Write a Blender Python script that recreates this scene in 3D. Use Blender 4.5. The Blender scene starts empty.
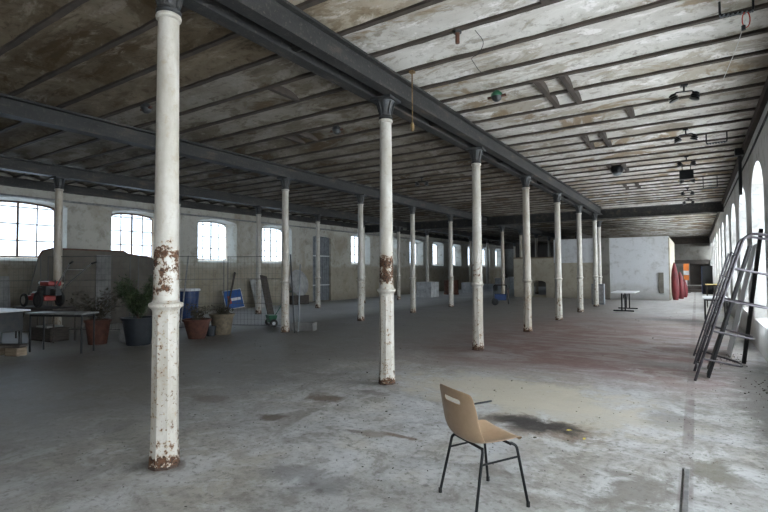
import bpy, bmesh, math, random
from mathutils import Vector, Matrix, noise
from mathutils.geometry import tessellate_polygon
R = math.radians
PI = math.pi
random.seed(7)
scn = bpy.context.scene
col = scn.collection

# ------------------------------------------------------------ camera, sky, exposure
cd = bpy.data.cameras.new('camera'); cd.sensor_width = 36.0; cd.lens = 477.4 / 768 * 36
cd.clip_start = 0.05; cd.clip_end = 300
cam = bpy.data.objects.new('camera', cd); col.objects.link(cam)
yaw, pit, rol = R(33.16), R(1.81), R(-0.277)
F = Vector((-math.sin(yaw) * math.cos(pit), math.cos(yaw) * math.cos(pit), math.sin(pit)))
Rt = Vector((math.cos(yaw), math.sin(yaw), 0)); U = Rt.cross(F)
R2 = Rt * math.cos(rol) + U * math.sin(rol); U2 = R2.cross(F)
cam.matrix_world = Matrix(((R2.x, U2.x, -F.x, 0), (R2.y, U2.y, -F.y, 0), (R2.z, U2.z, -F.z, 1.65), (0, 0, 0, 1)))
scn.camera = cam
SKY = 20.0
w = bpy.data.worlds.new('sky'); scn.world = w; w.use_nodes = True
bg = w.node_tree.nodes['Background']
bg.inputs[0].default_value = (0.90, 0.95, 1.0, 1); bg.inputs[1].default_value = SKY
scn.view_settings.view_transform = 'Standard'; scn.view_settings.look = 'None'
scn.view_settings.gamma = 1; scn.view_settings.use_curve_mapping = False
scn.view_settings.exposure = 0.0
scn.cycles.max_bounces = 10; scn.cycles.diffuse_bounces = 6; scn.cycles.glossy_bounces = 3
scn.cycles.transparent_max_bounces = 12; scn.cycles.sample_clamp_indirect = 12
scn.cycles.use_denoising = True

XL, XR, YB, YF = -17.3, 1.02, -8.0, 50.0
S, Y0 = 3.51, 2.43
XA, XB, XC = -3.84, -9.40, -14.34
ZG0, ZG1, ZJ, ZC = 4.22, 4.535, 4.54, 4.556

# ------------------------------------------------------------ materials
class NT:
    def __init__(s, name):
        s.m = bpy.data.materials.new(name); s.m.use_nodes = True
        s.t = s.m.node_tree; s.n = s.t.nodes; s.b = s.n['Principled BSDF']
        s.x = {}
    def put(s, sock, v):
        if isinstance(v, bpy.types.NodeSocket): s.t.links.new(v, sock)
        elif isinstance(v, (tuple, list)) and len(v) == 3 and sock.type == 'RGBA': sock.default_value = (*v, 1)
        else: sock.default_value = v
    def coord(s, k='Object'):
        if 'tc' not in s.x: s.x['tc'] = s.n.new('ShaderNodeTexCoord')
        return s.x['tc'].outputs[k]
    def pos(s):
        if 'g' not in s.x: s.x['g'] = s.n.new('ShaderNodeNewGeometry')
        return s.x['g'].outputs['Position']
    def info(s, k):
        if 'oi' not in s.x: s.x['oi'] = s.n.new('ShaderNodeObjectInfo')
        return s.x['oi'].outputs[k]
    def map(s, v, scale=(1, 1, 1), loc=(0, 0, 0), rot=(0, 0, 0)):
        m = s.n.new('ShaderNodeMapping'); s.put(m.inputs[0], v)
        s.put(m.inputs[1], loc) if isinstance(loc, bpy.types.NodeSocket) else setattr(m.inputs[1], 'default_value', loc)
        m.inputs[2].default_value = rot; m.inputs[3].default_value = scale
        return m.outputs[0]
    def noise(s, v, scale, detail=5, rough=0.6, dist=0.0):
        n = s.n.new('ShaderNodeTexNoise'); s.put(n.inputs['Vector'], v)
        n.inputs['Scale'].default_value = scale; n.inputs['Detail'].default_value = detail
        n.inputs['Roughness'].default_value = rough; n.inputs['Distortion'].default_value = dist
        return n.outputs[0]
    def voro(s, v, scale, feature='F1'):
        n = s.n.new('ShaderNodeTexVoronoi'); n.feature = feature; s.put(n.inputs['Vector'], v)
        n.inputs['Scale'].default_value = scale
        return n.outputs[0]
    def m2(s, op, a, b=0.0, clamp=False):
        n = s.n.new('ShaderNodeMath'); n.operation = op; n.use_clamp = clamp
        s.put(n.inputs[0], a); s.put(n.inputs[1], b); return n.outputs[0]
    def rng(s, v, a, b, c=0.0, d=1.0):
        n = s.n.new('ShaderNodeMapRange'); n.clamp = True; s.put(n.inputs[0], v)
        for i, q in enumerate((a, b, c, d)): s.put(n.inputs[i + 1], q)
        return n.outputs[0]
    def mix(s, f, a, b, mode='MIX'):
        n = s.n.new('ShaderNodeMix'); n.data_type = 'RGBA'; n.blend_type = mode
        s.put(n.inputs[0], f); s.put(n.inputs[6], a); s.put(n.inputs[7], b); return n.outputs[2]
    def xyz(s, v):
        n = s.n.new('ShaderNodeSeparateXYZ'); s.put(n.inputs[0], v); return n.outputs
    def blob(s, p, cx, cy, rx, ry, nz, soft=0.35, amp=0.9):
        """irregular stain or shade patch lying at (cx, cy) on the floor"""
        m = s.map(p, scale=(1 / rx, 1 / ry, 0), loc=(-cx / rx, -cy / ry, 0))
        l = s.n.new('ShaderNodeVectorMath'); l.operation = 'LENGTH'; s.put(l.inputs[0], m)
        d = s.m2('ADD', l.outputs['Value'], s.m2('MULTIPLY', s.m2('SUBTRACT', nz, 0.5), amp * 2))
        return s.rng(d, 1.0, 1.0 - soft)
    def bump(s, h, strength=0.3, dist=0.02):
        b = s.n.new('ShaderNodeBump'); b.inputs['Strength'].default_value = strength
        b.inputs['Distance'].default_value = dist; s.put(b.inputs['Height'], h)
        s.t.links.new(b.outputs[0], s.b.inputs['Normal'])
    def done(s, color, rough=0.7, metal=0.0, spec=0.5):
        s.put(s.b.inputs['Base Color'], color); s.put(s.b.inputs['Roughness'], rough)
        s.put(s.b.inputs['Metallic'], metal); s.put(s.b.inputs['Specular IOR Level'], spec)
        return s.m

def simple(name, c, rough=0.6, metal=0.0, var=0.25, scale=8.0, c2=None, stretch=(1, 1, 1), bump=0.15):
    t = NT(name); v = t.map(t.coord(), scale=stretch)
    n = t.noise(v, scale, 6, 0.65)
    c2 = c2 or tuple(x * (1 - var * 1.6) for x in c)
    cc = t.mix(t.rng(n, 0.35, 0.7), c, c2)
    if bump: t.bump(n, bump, 0.01)
    return t.done(cc, rough, metal)

M = {}
# floor -------------------------------------------------------------------
t = NT('worn_concrete'); p = t.pos()
n1 = t.noise(p, 0.42, 9, 0.66, 0.9); n2 = t.noise(p, 2.4, 9, 0.74, 0.5); n3 = t.noise(p, 16, 7, 0.75); n4 = t.noise(t.map(p, loc=(31, 7, 0)), 0.9, 8, .7, .8)
ns = t.noise(t.map(p, scale=(0.55, 1.35, 1)), 1.1, 9, 0.78, 1.2)
X_, Y_, Z_ = t.xyz(p)
c = t.mix(t.rng(n1, 0.38, 0.62), (0.37, 0.375, 0.385), (0.29, 0.27, 0.24))
c = t.mix(t.rng(n4, 0.52, 0.66, 0, .7), c, (0.42, 0.395, 0.34))
c = t.mix(t.rng(n4, 0.47, 0.40, 0, .6), c, (0.19, 0.175, 0.155))
c = t.mix(t.rng(n2, 0.50, 0.60, 0, .6), c, (0.50, 0.505, 0.51))
c = t.mix(t.rng(n2, 0.46, 0.38, 0, .7), c, (0.17, 0.155, 0.135))
c = t.mix(t.rng(n3, 0.53, 0.62, 0, .6), c, (0.13, 0.115, 0.10))
c = t.mix(t.rng(n3, 0.45, 0.32, 0, .35), c, (0.52, 0.51, 0.49))
# brown ingrained dirt, middle and left bays; on the left also painted shade
wob = t.m2('MULTIPLY', t.m2('SUBTRACT', n1, .5), 5.0)
dl = t.rng(t.m2('ADD', X_, wob), -3.6, -6.5)
dm = t.m2('MULTIPLY', t.rng(t.m2('ADD', Y_, wob), 7.6, 9.8), t.rng(X_, -.6, -2.6))
dirt = t.m2('MULTIPLY', t.m2('MAXIMUM', dl, dm), t.rng(X_, -12.4, -10.4))
c = t.mix(t.m2('MULTIPLY', dirt, t.rng(n2, .3, .65, .88, .6)), c, (0.125, 0.11, 0.095))
c = t.mix(t.m2('MULTIPLY', t.rng(X_, -10.4, -12.0), t.rng(n1, .35, .6, .3, .9)), c, (.50, .50, .50))  # skylight patches under the left windows, painted as paler floor
# worn red paint across the middle bays
area = t.m2('MULTIPLY', t.m2('MULTIPLY', t.rng(Y_, 6.8, 8.8), t.rng(Y_, 22, 13, .15, 1)), t.m2('MULTIPLY', t.rng(X_, -6.5, -3.4), t.rng(X_, 0.95, 0.2)))
red = t.m2('MULTIPLY', area, t.rng(ns, 0.40, 0.54))
c = t.mix(t.m2('MULTIPLY', red, 0.85), c, (0.135, 0.062, 0.056))
c = t.mix(t.m2('MULTIPLY', t.m2('MULTIPLY', area, t.rng(ns, .50, .42)), .5), c, (0.21, 0.175, 0.175))
pale = t.m2('MULTIPLY', t.rng(Y_, 17, 24), t.rng(X_, -4.5, -2.0))  # pool of light in the far aisle, put into the floor colour
c = t.mix(t.m2('MULTIPLY', pale, t.rng(n2, .35, .6, .15, .6)), c, (0.55, 0.55, 0.55))
for (cx, cy, rx, ry, k, cc) in ((-2.2, 6.4, 1.9, 1.0, .75, (.44, .40, .315)), (-1.2, 5.9, 1.2, .7, .6, (.43, .395, .32)),
                                (-4.07, 3.88, .20, .16, .85, (.085, .06, .04)), (-4.09, 4.83, .34, .26, .7, (.12, .08, .05)), (-5.36, 4.03, .30, .18, .6, (.11, .08, .06)),
                                (-1.35, 5.12, .70, .40, .6, (.15, .095, .055)), (-1.50, 5.20, .50, .30, .95, (.03, .026, .026)), (-1.95, 5.0, .4, .2, .6, (.13, .11, .09)),
                                (-2.5, 4.12, .30, .06, .75, (.13, .08, .045)), (-2.75, 4.05, .22, .12, .55, (.16, .12, .08)), (-3.0, 4.0, .12, .05, .6, (.12, .09, .07)),
                                (-3.72, 5.4, .28, .12, .6, (.12, .10, .09)), (-0.3, 6.2, .3, .5, .45, (.16, .15, .145)), (-2.6, 2.9, .5, .25, .5, (.16, .155, .16)),
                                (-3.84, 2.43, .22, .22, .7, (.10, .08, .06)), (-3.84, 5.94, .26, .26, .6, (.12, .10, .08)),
                                (-0.42, 4.05, .30, .55, .75, (.15, .135, .115)), (0.08, 4.75, .22, .36, .8, (.15, .14, .11)), (-0.6, 18.3, 1.5, .7, .6, (.10, .09, .10)), (-.4, 9.6, .8, .4, .6, (.10, .085, .08)), (.75, 8, .45, 3, .7, (.12, .11, .10))):  # last entry: shade along the right wall, painted dark
    c = t.mix(t.m2('MULTIPLY', t.blob(p, cx, cy, rx, ry, n2, soft=.5, amp=1.4), k), c, cc)
# seam along the right-hand bay, mortar filled, and expansion joints
seam = t.rng(t.m2('ABSOLUTE', t.m2('ADD', X_, 0.10)), 0.055, 0.04)
sn = t.noise(t.map(p, scale=(1, .5, 1)), 2.2, 5, .6)
c = t.mix(t.m2('MULTIPLY', seam, t.rng(sn, .42, .58, .2, .6)), c, (0.13, 0.10, 0.095))
edge = t.m2('MULTIPLY', t.rng(t.m2('ABSOLUTE', t.m2('ADD', X_, 0.125)), 0.010, 0.005), t.rng(Y_, 4.75, 4.7))
c = t.mix(edge, c, (0.02, 0.018, 0.016))
lite = t.m2('MULTIPLY', t.rng(t.m2('ABSOLUTE', t.m2('ADD', X_, 0.095)), 0.018, 0.012), t.rng(Y_, 4.8, 4.7))
c = t.mix(t.m2('MULTIPLY', lite, .7), c, (0.5, 0.5, 0.5))
wp = t.n.new('ShaderNodeVectorMath'); wp.operation = 'ADD'; cx3 = t.n.new('ShaderNodeCombineXYZ'); t.put(cx3.inputs[0], t.m2('MULTIPLY', n4, 1.6)); t.put(cx3.inputs[1], t.m2('MULTIPLY', n2, .7)); t.put(wp.inputs[0], p); t.put(wp.inputs[1], cx3.outputs[0])
cr = t.rng(t.voro(t.map(wp.outputs[0], scale=(1, 1, 0)), 0.38, 'DISTANCE_TO_EDGE'), 0.006, 0.0)
c = t.mix(t.m2('MULTIPLY', cr, t.rng(n4, .45, .6, 0, .5)), c, (0.10, 0.095, 0.09))
t.bump(t.m2('ADD', n2, t.m2('MULTIPLY', n3, .5)), .35, .02)
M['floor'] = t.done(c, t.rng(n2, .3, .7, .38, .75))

# ceiling plaster ----------------------------------------------------------
t = NT('stained_vault_plaster'); p = t.pos()
v = t.map(p, scale=(.55, 1.3, 1))
n1 = t.noise(v, .8, 8, .65, .8); n2 = t.noise(v, 3.2, 8, .72, .4); n3 = t.noise(p, 11, 5, .7)
X_, Y_, Z_ = t.xyz(p)
n4 = t.noise(t.map(v, loc=(13, 5, 0)), 1.6, 8, .7, .6)
c = t.mix(t.rng(n1, .40, .60), (.66, .635, .59), (.47, .44, .395))
c = t.mix(t.rng(n4, .50, .55, 0, .8), c, (.37, .325, .26))
c = t.mix(t.rng(n1, .56, .60, 0, .85), c, (.27, .20, .125))
c = t.mix(t.rng(n2, .44, .38, 0, .85), c, (.80, .765, .74))
c = t.mix(t.rng(n2, .56, .61, 0, .65), c, (.24, .205, .16))
c = t.mix(t.rng(n3, .55, .70, 0, .55), c, (.20, .17, .135))
# dimmer light left of the double girder, painted as darker plaster
dim_bays = t.m2('MULTIPLY', t.rng(X_, -3.3, -4.6), t.rng(n1, .3, .55, .75, 1))
c = t.mix(dim_bays, c, (.42, .395, .36), 'MULTIPLY')
old = t.m2('MULTIPLY', t.rng(t.m2('ADD', Y_, t.m2('MULTIPLY', n1, .5)), 4.9, 4.7), t.m2('MULTIPLY', t.rng(X_, -1.9, -2.9), t.rng(n2, .3, .5, .5, .9)))
c = t.mix(old, c, (.66, .57, .45), 'MULTIPLY')
t.bump(t.m2('ADD', n2, t.m2('MULTIPLY', n3, .4)), .5, .03)
M['ceiling'] = t.done(c, .9, 0, .2)

# wall plasters ---------------------------------------------------------------
def plaster(name, top, low, stain, zsplit=1.9, mixw=.7):
    t = NT(name); p = t.pos(); X_, Y_, Z_ = t.xyz(p)
    n1 = t.noise(t.map(p, scale=(1, 1, .6)), .7, 8, .65, .5); n2 = t.noise(p, 3.0, 8, .7, .3); n3 = t.noise(p, 16, 5, .7)
    zz = t.m2('ADD', Z_, t.m2('MULTIPLY', t.m2('SUBTRACT', n1, .5), 1.6))
    c = t.mix(t.rng(zz, zsplit - .1, zsplit + .1), low, top)
    c = t.mix(t.rng(n1, .48, .66, 0, mixw), c, stain)
    c = t.mix(t.rng(n2, .52, .68, 0, .6), c, tuple(x * .62 for x in stain))
    c = t.mix(t.rng(n2, .40, .28, 0, .5), c, tuple(min(.8, x * 1.25) for x in top))
    c = t.mix(t.rng(t.m2('ADD', Z_, t.m2('MULTIPLY', n2, .5)), .75, .25, 0, .6), c, (.16, .145, .12))
    c = t.mix(t.rng(n3, .58, .72, 0, .35), c, (.12, .11, .10))
    t.bump(t.m2('ADD', n2, t.m2('MULTIPLY', n3, .4)), .45, .03)
    return t.done(c, .88, 0, .25)
M['wall_left'] = plaster('peeling_limewash', (.46, .445, .40), (.34, .31, .25), (.27, .225, .155))
M['wall_right'] = plaster('white_limewash', (.62, .62, .61), (.52, .51, .49), (.40, .37, .33), 1.2, .5)
M['wall_far'] = plaster('grey_far_plaster', (.20, .19, .17), (.16, .15, .13), (.12, .105, .085))
M['dark_plaster'] = plaster('near_black_plaster', (.055, .05, .045), (.06, .05, .045), (.04, .03, .025))  # near-black plaster of the far screen walls
M['white_paint'] = plaster('chalky_white_paint', (.60, .61, .63), (.52, .52, .52), (.50, .49, .47), .8, .35)
M['raw_plaster'] = plaster('raw_beige_plaster', (.42, .385, .31), (.40, .36, .29), (.30, .26, .19))

# painted cast iron ------------------------------------------------------------
def iron_paint(name, zlo, zhi):
    t = NT(name); o = t.coord(); off = t.n.new('ShaderNodeCombineXYZ')
    r = t.m2('MULTIPLY', t.info('Random'), 37.0)
    for i in range(3): t.put(off.inputs[i], r)
    v = t.map(o, loc=off.outputs[0]); vs = t.map(v, scale=(1, 1, .35))
    X_, Y_, Z_ = t.xyz(o)
    n1 = t.noise(vs, 5, 7, .65); n2 = t.noise(v, 10, 8, .72, .2); n3 = t.noise(v, 42, 4, .6)
    sc = t.n.new('ShaderNodeSeparateColor'); t.put(sc.inputs[0], t.info('Color'))
    amt, dirt = sc.outputs[0], sc.outputs[1]
    c = t.mix(t.rng(n1, .35, .68), (.57, .55, .51), (.38, .35, .295))
    c = t.mix(t.rng(n2, .52, .66, 0, .6), c, (.34, .28, .20))
    c = t.mix(t.m2('MULTIPLY', dirt, t.rng(n1, .3, .6, .3, 1)), c, (.36, .29, .21))
    band = t.m2('MULTIPLY', t.rng(Z_, 1.36, 1.5), t.rng(Z_, 2.02, 1.82))
    band = t.m2('MULTIPLY', band, amt)
    low = t.rng(Z_, 1.45, 1.2, 0, .085)
    foot = t.rng(Z_, .25, .0, 0, .15)
    thr = t.m2('SUBTRACT', t.m2('SUBTRACT', t.m2('SUBTRACT', .665, t.m2('MULTIPLY', band, .20)), low), foot)
    rust = t.rng(t.m2('SUBTRACT', t.m2('ADD', t.m2('MULTIPLY', n2, .75), t.m2('MULTIPLY', n3, .25)), thr), 0, .025)
    spk = t.m2('MULTIPLY', t.rng(n3, .60, .64), t.rng(Z_, 1.55, 1.3, 0, .8)); rust = t.m2('MAXIMUM', rust, t.m2('MULTIPLY', spk, t.rng(n1, .42, .52)))
    rc = t.mix(t.rng(n3, .4, .6), (.03, .02, .015), (.13, .062, .032))
    halo = t.rng(t.m2('SUBTRACT', t.m2('ADD', t.m2('MULTIPLY', n2, .75), t.m2('MULTIPLY', n3, .25)), thr), -.03, .0, 0, .6)
    c = t.mix(halo, c, (.36, .25, .15)); c = t.mix(rust, c, rc)
    t.bump(t.m2('SUBTRACT', t.m2('MULTIPLY', n2, .5), rust), .5, .006)
    return t.done(c, t.rng(rust, 0, 1, .42, .85), 0, .4)
M['column'] = iron_paint('flaking_white_paint_on_iron', 0, 4)
M['rust_foot'] = simple('rusty_foot', (.07, .04, .028), .85, 0, .5, 20, c2=(.035, .025, .02))
M['dark_iron'] = simple('dark_grey_iron', (.035, .04, .046), .5, .3, .3, 10, c2=(.07, .066, .06))
t = NT('girder_steel'); p = t.pos(); n1 = t.noise(t.map(p, scale=(2, .5, 2)), 2.5, 7, .68); n2 = t.noise(p, 18, 5, .7)
c = t.mix(t.rng(n1, .35, .62), (.014, .014, .014), (.032, .031, .029)); c = t.mix(t.rng(n1, .56, .68, 0, .8), c, (.10, .072, .052))
c = t.mix(t.rng(n2, .56, .70, 0, .6), c, (.13, .11, .09)); t.bump(n2, .6, .008)
M['girder'] = t.done(c, .62, .05)
M['joist'] = simple('rusted_joist', (.045, .036, .030), .8, .1, .4, 3.5, c2=(.085, .065, .05), stretch=(1, 1, 1), bump=.3)
M['window_iron'] = simple('rusty_window_bars', (.20, .13, .10), .7, .1, .4, 9)
M['window_iron_white'] = simple('pale_window_bars', (.5, .48, .44), .7, 0, .4, 9)
def glassmat(name, tint, refl=.12):
    m = bpy.data.materials.new(name); m.use_nodes = True; nt = m.node_tree; nt.nodes.clear()
    o = nt.nodes.new('ShaderNodeOutputMaterial'); tr = nt.nodes.new('ShaderNodeBsdfTransparent'); tr.inputs[0].default_value = (*tint, 1)
    g = nt.nodes.new('ShaderNodeBsdfGlossy'); g.inputs['Roughness'].default_value = .08
    mx = nt.nodes.new('ShaderNodeMixShader'); L = nt.links.new
    mx.inputs[0].default_value = .05; L(tr.outputs[0], mx.inputs[1]); L(g.outputs[0], mx.inputs[2]); L(mx.outputs[0], o.inputs[0])
    return m
M['glass'] = glassmat('window_glass', (.93, .95, .96))
M['dim_glass'] = glassmat('dim_window_glass', (.40, .44, .48))  # left panes tinted darker to weaken the daylight from that side
t = NT('tan_plastic'); n = t.noise(t.coord(), 30, 4, .6)
M['chair_shell'] = t.done(t.mix(t.rng(n, .3, .7), (.37, .255, .165), (.33, .225, .14)), .38, 0, .5)
M['black_metal'] = simple('black_enamel', (.012, .013, .015), .32, .3, .2, 20, bump=0)
M['dark_rubber'] = simple('dark_rubber', (.02, .02, .02), .8, 0, .2, 20)
M['rack_metal'] = simple('scuffed_grey_tube', (.06, .055, .065), .5, .3, .5, 14, c2=(.028, .022, .024))
M['black_board'] = simple('blackened_board', (.018, .017, .018), .7, 0, .3, 6)
M['terracotta'] = simple('terracotta', (.10, .036, .022), .8, 0, .35, 9)
M['sand_pot'] = simple('sandy_clay', (.17, .135, .092), .8, 0, .35, 9)
M['navy_pot'] = simple('dark_blue_plastic', (.014, .018, .024), .5, 0, .3, 7)
M['soil'] = simple('dry_soil', (.06, .045, .035), .95, 0, .5, 30)
M['leaf'] = simple('dull_green_leaf', (.03, .055, .02), .6, 0, .5, 6, c2=(.06, .085, .035), bump=0)
M['dry_leaf'] = simple('withered_leaf', (.06, .048, .032), .8, 0, .5, 6, c2=(.035, .038, .024), bump=0)
M['stem'] = simple('brown_stem', (.09, .06, .04), .8, 0, .4, 12)
M['blue_plastic'] = simple('blue_plastic', (.012, .045, .16), .4, 0, .2, 6)
M['white_plastic'] = simple('white_plastic', (.65, .66, .68), .4, 0, .15, 6)
M['red_paint'] = simple('red_enamel', (.36, .018, .014), .35, 0, .3, 7)
M['red_cloth'] = simple('dull_red_cover', (.15, .012, .016), .7, 0, .35, 5, stretch=(1, 1, .4))
M['green_paint'] = simple('green_enamel', (.03, .14, .075), .5, 0, .3, 9)
M['steel'] = simple('dull_steel', (.34, .34, .34), .38, .6, .3, 9)
M['sign_blue'] = simple('sign_blue', (.012, .09, .32), .4, 0, .15, 5, bump=0)
M['sign_red'] = simple('sign_red', (.5, .02, .02), .4, 0, .15, 5, bump=0)
M['sign_white'] = simple('sign_white', (.7, .71, .73), .4, 0, .15, 5, bump=0)
M['orange'] = simple('orange_plastic', (.75, .20, .03), .5, 0, .2, 5)
M['yellow'] = simple('dull_yellow', (.55, .40, .12), .6, 0, .3, 5)
M['wood'] = simple('weathered_wood', (.25, .19, .13), .8, 0, .4, 5, stretch=(1, 1, 5))
M['dark_wood'] = simple('dark_weathered_wood', (.085, .07, .06), .8, 0, .4, 5, stretch=(1, 1, 5))
M['plywood'] = simple('dirty_brown_board', (.085, .075, .062), .85, 0, .4, 2.2, c2=(.13, .115, .095))
M['grey_board'] = simple('dull_grey_board', (.20, .195, .19), .8, 0, .3, 3)
M['pale_board'] = simple('pale_grey_board', (.42, .42, .42), .7, 0, .3, 3)
M['white_top'] = simple('white_laminate', (.72, .73, .75), .3, 0, .12, 4)
M['white_block'] = simple('limewashed_block', (.58, .59, .60), .85, 0, .3, 4)
M['galv'] = simple('galvanised_wire', (.11, .11, .11), .6, .2, .2, 10, bump=0)
M['rust'] = simple('rusty_sheet', (.16, .07, .045), .85, .1, .45, 6)
M['copper'] = simple('old_brass', (.30, .20, .10), .5, .6, .4, 9)
M['grey_metal'] = simple('grey_enamel', (.22, .24, .26), .5, .2, .3, 5)
M['debris'] = simple('rubble', (.22, .20, .17), .9, 0, .6, 40)
M['yellow_leaf'] = simple('yellow_leaf', (.60, .48, .10), .7, 0, .2, 30, bump=0)
M['red_wire'] = simple('red_wire', (.5, .04, .02), .5, 0, .1, 5, bump=0)
M['white_wire'] = simple('white_wire', (.5, .5, .48), .6, 0, .1, 5, bump=0)

# ------------------------------------------------------------ mesh helpers
def NB(): return bmesh.new()
def box(bm, c, s, rot=None, taper=1.0):
    """c centre, s full size, rot euler; taper scales the lower end"""
    m = Matrix.Translation(Vector(c)) @ ((rot if isinstance(rot, Matrix) else Matrix.Rotation(rot[2], 4, 'Z') @ Matrix.Rotation(rot[1], 4, 'Y') @ Matrix.Rotation(rot[0], 4, 'X')) if rot else Matrix.Identity(4))
    vs = []
    for z in (-.5, .5):
        k = taper if z < 0 else 1
        for x, y in ((-.5, -.5), (.5, -.5), (.5, .5), (-.5, .5)):
            vs.append(bm.verts.new(m @ Vector((x * s[0] * k, y * s[1] * k, z * s[2]))))
    for f in ((3, 2, 1, 0), (4, 5, 6, 7), (0, 1, 5, 4), (1, 2, 6, 5), (2, 3, 7, 6), (3, 0, 4, 7)): bm.faces.new([vs[i] for i in f])
def frame_of(d):
    d = d.normalized(); a = Vector((0, 0, 1)) if abs(d.z) < .9 else Vector((1, 0, 0))
    u = d.cross(a).normalized(); return u, d.cross(u).normalized()
def tube(bm, pts, r, n=10, close=False, caps=True):
    """round bar through pts; r a number or one per point"""
    pts = [Vector(p) for p in pts]; k = len(pts); rings = []
    rr = r if isinstance(r, (list, tuple)) else [r] * k
    u = None
    for i, p in enumerate(pts):
        if close: d = pts[(i + 1) % k] - pts[i - 1]
        else: d = pts[min(i + 1, k - 1)] - pts[max(i - 1, 0)]
        d.normalize()
        if u is None: u, v = frame_of(d)
        else:
            u = (u - d * u.dot(d)).normalized(); v = d.cross(u)
        rings.append([bm.verts.new(p + (u * math.cos(a) + v * math.sin(a)) * rr[i]) for a in (2 * PI * j / n for j in range(n))])
    for i in range(k if close else k - 1):
        a, b = rings[i], rings[(i + 1) % k]
        for j in range(n): bm.faces.new((a[j], a[(j + 1) % n], b[(j + 1) % n], b[j]))
    if caps and not close: bm.faces.new(rings[0][::-1]); bm.faces.new(rings[-1])
def rounded(pts, r=.05, n=4, close=False):
    """polyline with rounded corners"""
    P = [Vector(p) for p in pts]; out = []; k = len(P)
    for i in range(k):
        if not close and i in (0, k - 1): out.append(P[i]); continue
        a, b, c = P[i - 1], P[i], P[(i + 1) % k]
        q = min(r, (a - b).length * .45, (c - b).length * .45)
        s0 = b + (a - b).normalized() * q; s1 = b + (c - b).normalized() * q
        for j in range(n + 1):
            t_ = j / n; out.append((s0 * (1 - t_) ** 2 + b * 2 * t_ * (1 - t_) + s1 * t_ ** 2))
    return out
def lathe(bm, prof, n=24, c=(0, 0, 0), rot0=0.0, capb=True, capt=True):
    rings = [[bm.verts.new((c[0] + r * math.cos(rot0 + 2 * PI * j / n), c[1] + r * math.sin(rot0 + 2 * PI * j / n), c[2] + z)) for j in range(n)] for r, z in prof]
    for a, b in zip(rings, rings[1:]):
        for j in range(n): bm.faces.new((a[j], a[(j + 1) % n], b[(j + 1) % n], b[j]))
    if capb: bm.faces.new(rings[0][::-1])
    if capt: bm.faces.new(rings[-1])
def sweep(bm, prof, a, b, up=(0, 0, 1)):
    """closed profile (s, z) swept straight from a to b; s is sideways"""
    a, b = Vector(a), Vector(b); d = (b - a).normalized(); s = d.cross(Vector(up)).normalized(); up = Vector(up)
    r0 = [bm.verts.new(a + s * p[0] + up * p[1]) for p in prof]; r1 = [bm.verts.new(b + s * p[0] + up * p[1]) for p in prof]
    k = len(prof)
    for i in range(k): bm.faces.new((r0[i], r0[(i + 1) % k], r1[(i + 1) % k], r1[i]))
    for ring, flip in ((r0, 1), (r1, 0)):
        tris = tessellate_polygon([[Vector((p[0], p[1], 0)) for p in prof]])
        for tr in tris:
            f = [ring[i] for i in tr]
            try: bm.faces.new(f[::-1] if flip else f)
            except ValueError: pass
def ibeam(w, h, tf=.025, tw=.016):
    return [(-w / 2, 0), (w / 2, 0), (w / 2, tf), (tw / 2, tf), (tw / 2, h - tf), (w / 2, h - tf), (w / 2, h), (-w / 2, h), (-w / 2, h - tf), (-tw / 2, h - tf), (-tw / 2, tf), (-w / 2, tf)]

def obj(name, bm, m, parent=None, smooth=35, bevel=0.0, loc=None):
    bmesh.ops.recalc_face_normals(bm, faces=bm.faces)
    me = bpy.data.meshes.new(name); bm.to_mesh(me); bm.free()
    me.materials.append(M[m] if isinstance(m, str) else m)
    if smooth:
        me.polygons.foreach_set('use_smooth', [True] * len(me.polygons)); me.set_sharp_from_angle(angle=R(smooth))
    o = bpy.data.objects.new(name, me); col.objects.link(o)
    if parent: o.parent = parent
    if loc: o.location = loc
    if bevel:
        b = o.modifiers.new('bevel', 'BEVEL'); b.width = bevel; b.segments = 2; b.limit_method = 'ANGLE'; b.angle_limit = R(40)
    return o
def tag(o, label=None, cat=None, group=None, kind=None):
    for k, v in (('label', label), ('category', cat), ('group', group), ('kind', kind)):
        if v: o[k] = v
    return o
def thing(name, label, cat, loc=(0, 0, 0), rz=0.0, group=None):
    o = bpy.data.objects.new(name, None); col.objects.link(o); o.empty_display_size = .1
    o.location = loc; o.rotation_euler = (0, 0, rz)
    return tag(o, label, cat, group)
def struct(name, bm, m, parent=None, smooth=35, bevel=0.0):
    o = obj(name, bm, m, parent, smooth, bevel)
    if not parent: o['kind'] = 'structure'
    return o
KIDS = {}
def copy_tree(o, parent=None):
    c = o.copy(); col.objects.link(c)
    if parent: c.parent = parent
    for ch in [x for x in bpy.data.objects if x.parent == o]: copy_tree(ch, c)
    return c

# ------------------------------------------------------------ the shell
bm = NB(); box(bm, ((XL + XR) / 2, (YB + YF) / 2, -.15), (XR - XL + 1.6, YF - YB + 1.2, .3)); struct('floor', bm, 'floor', smooth=0)

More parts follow.
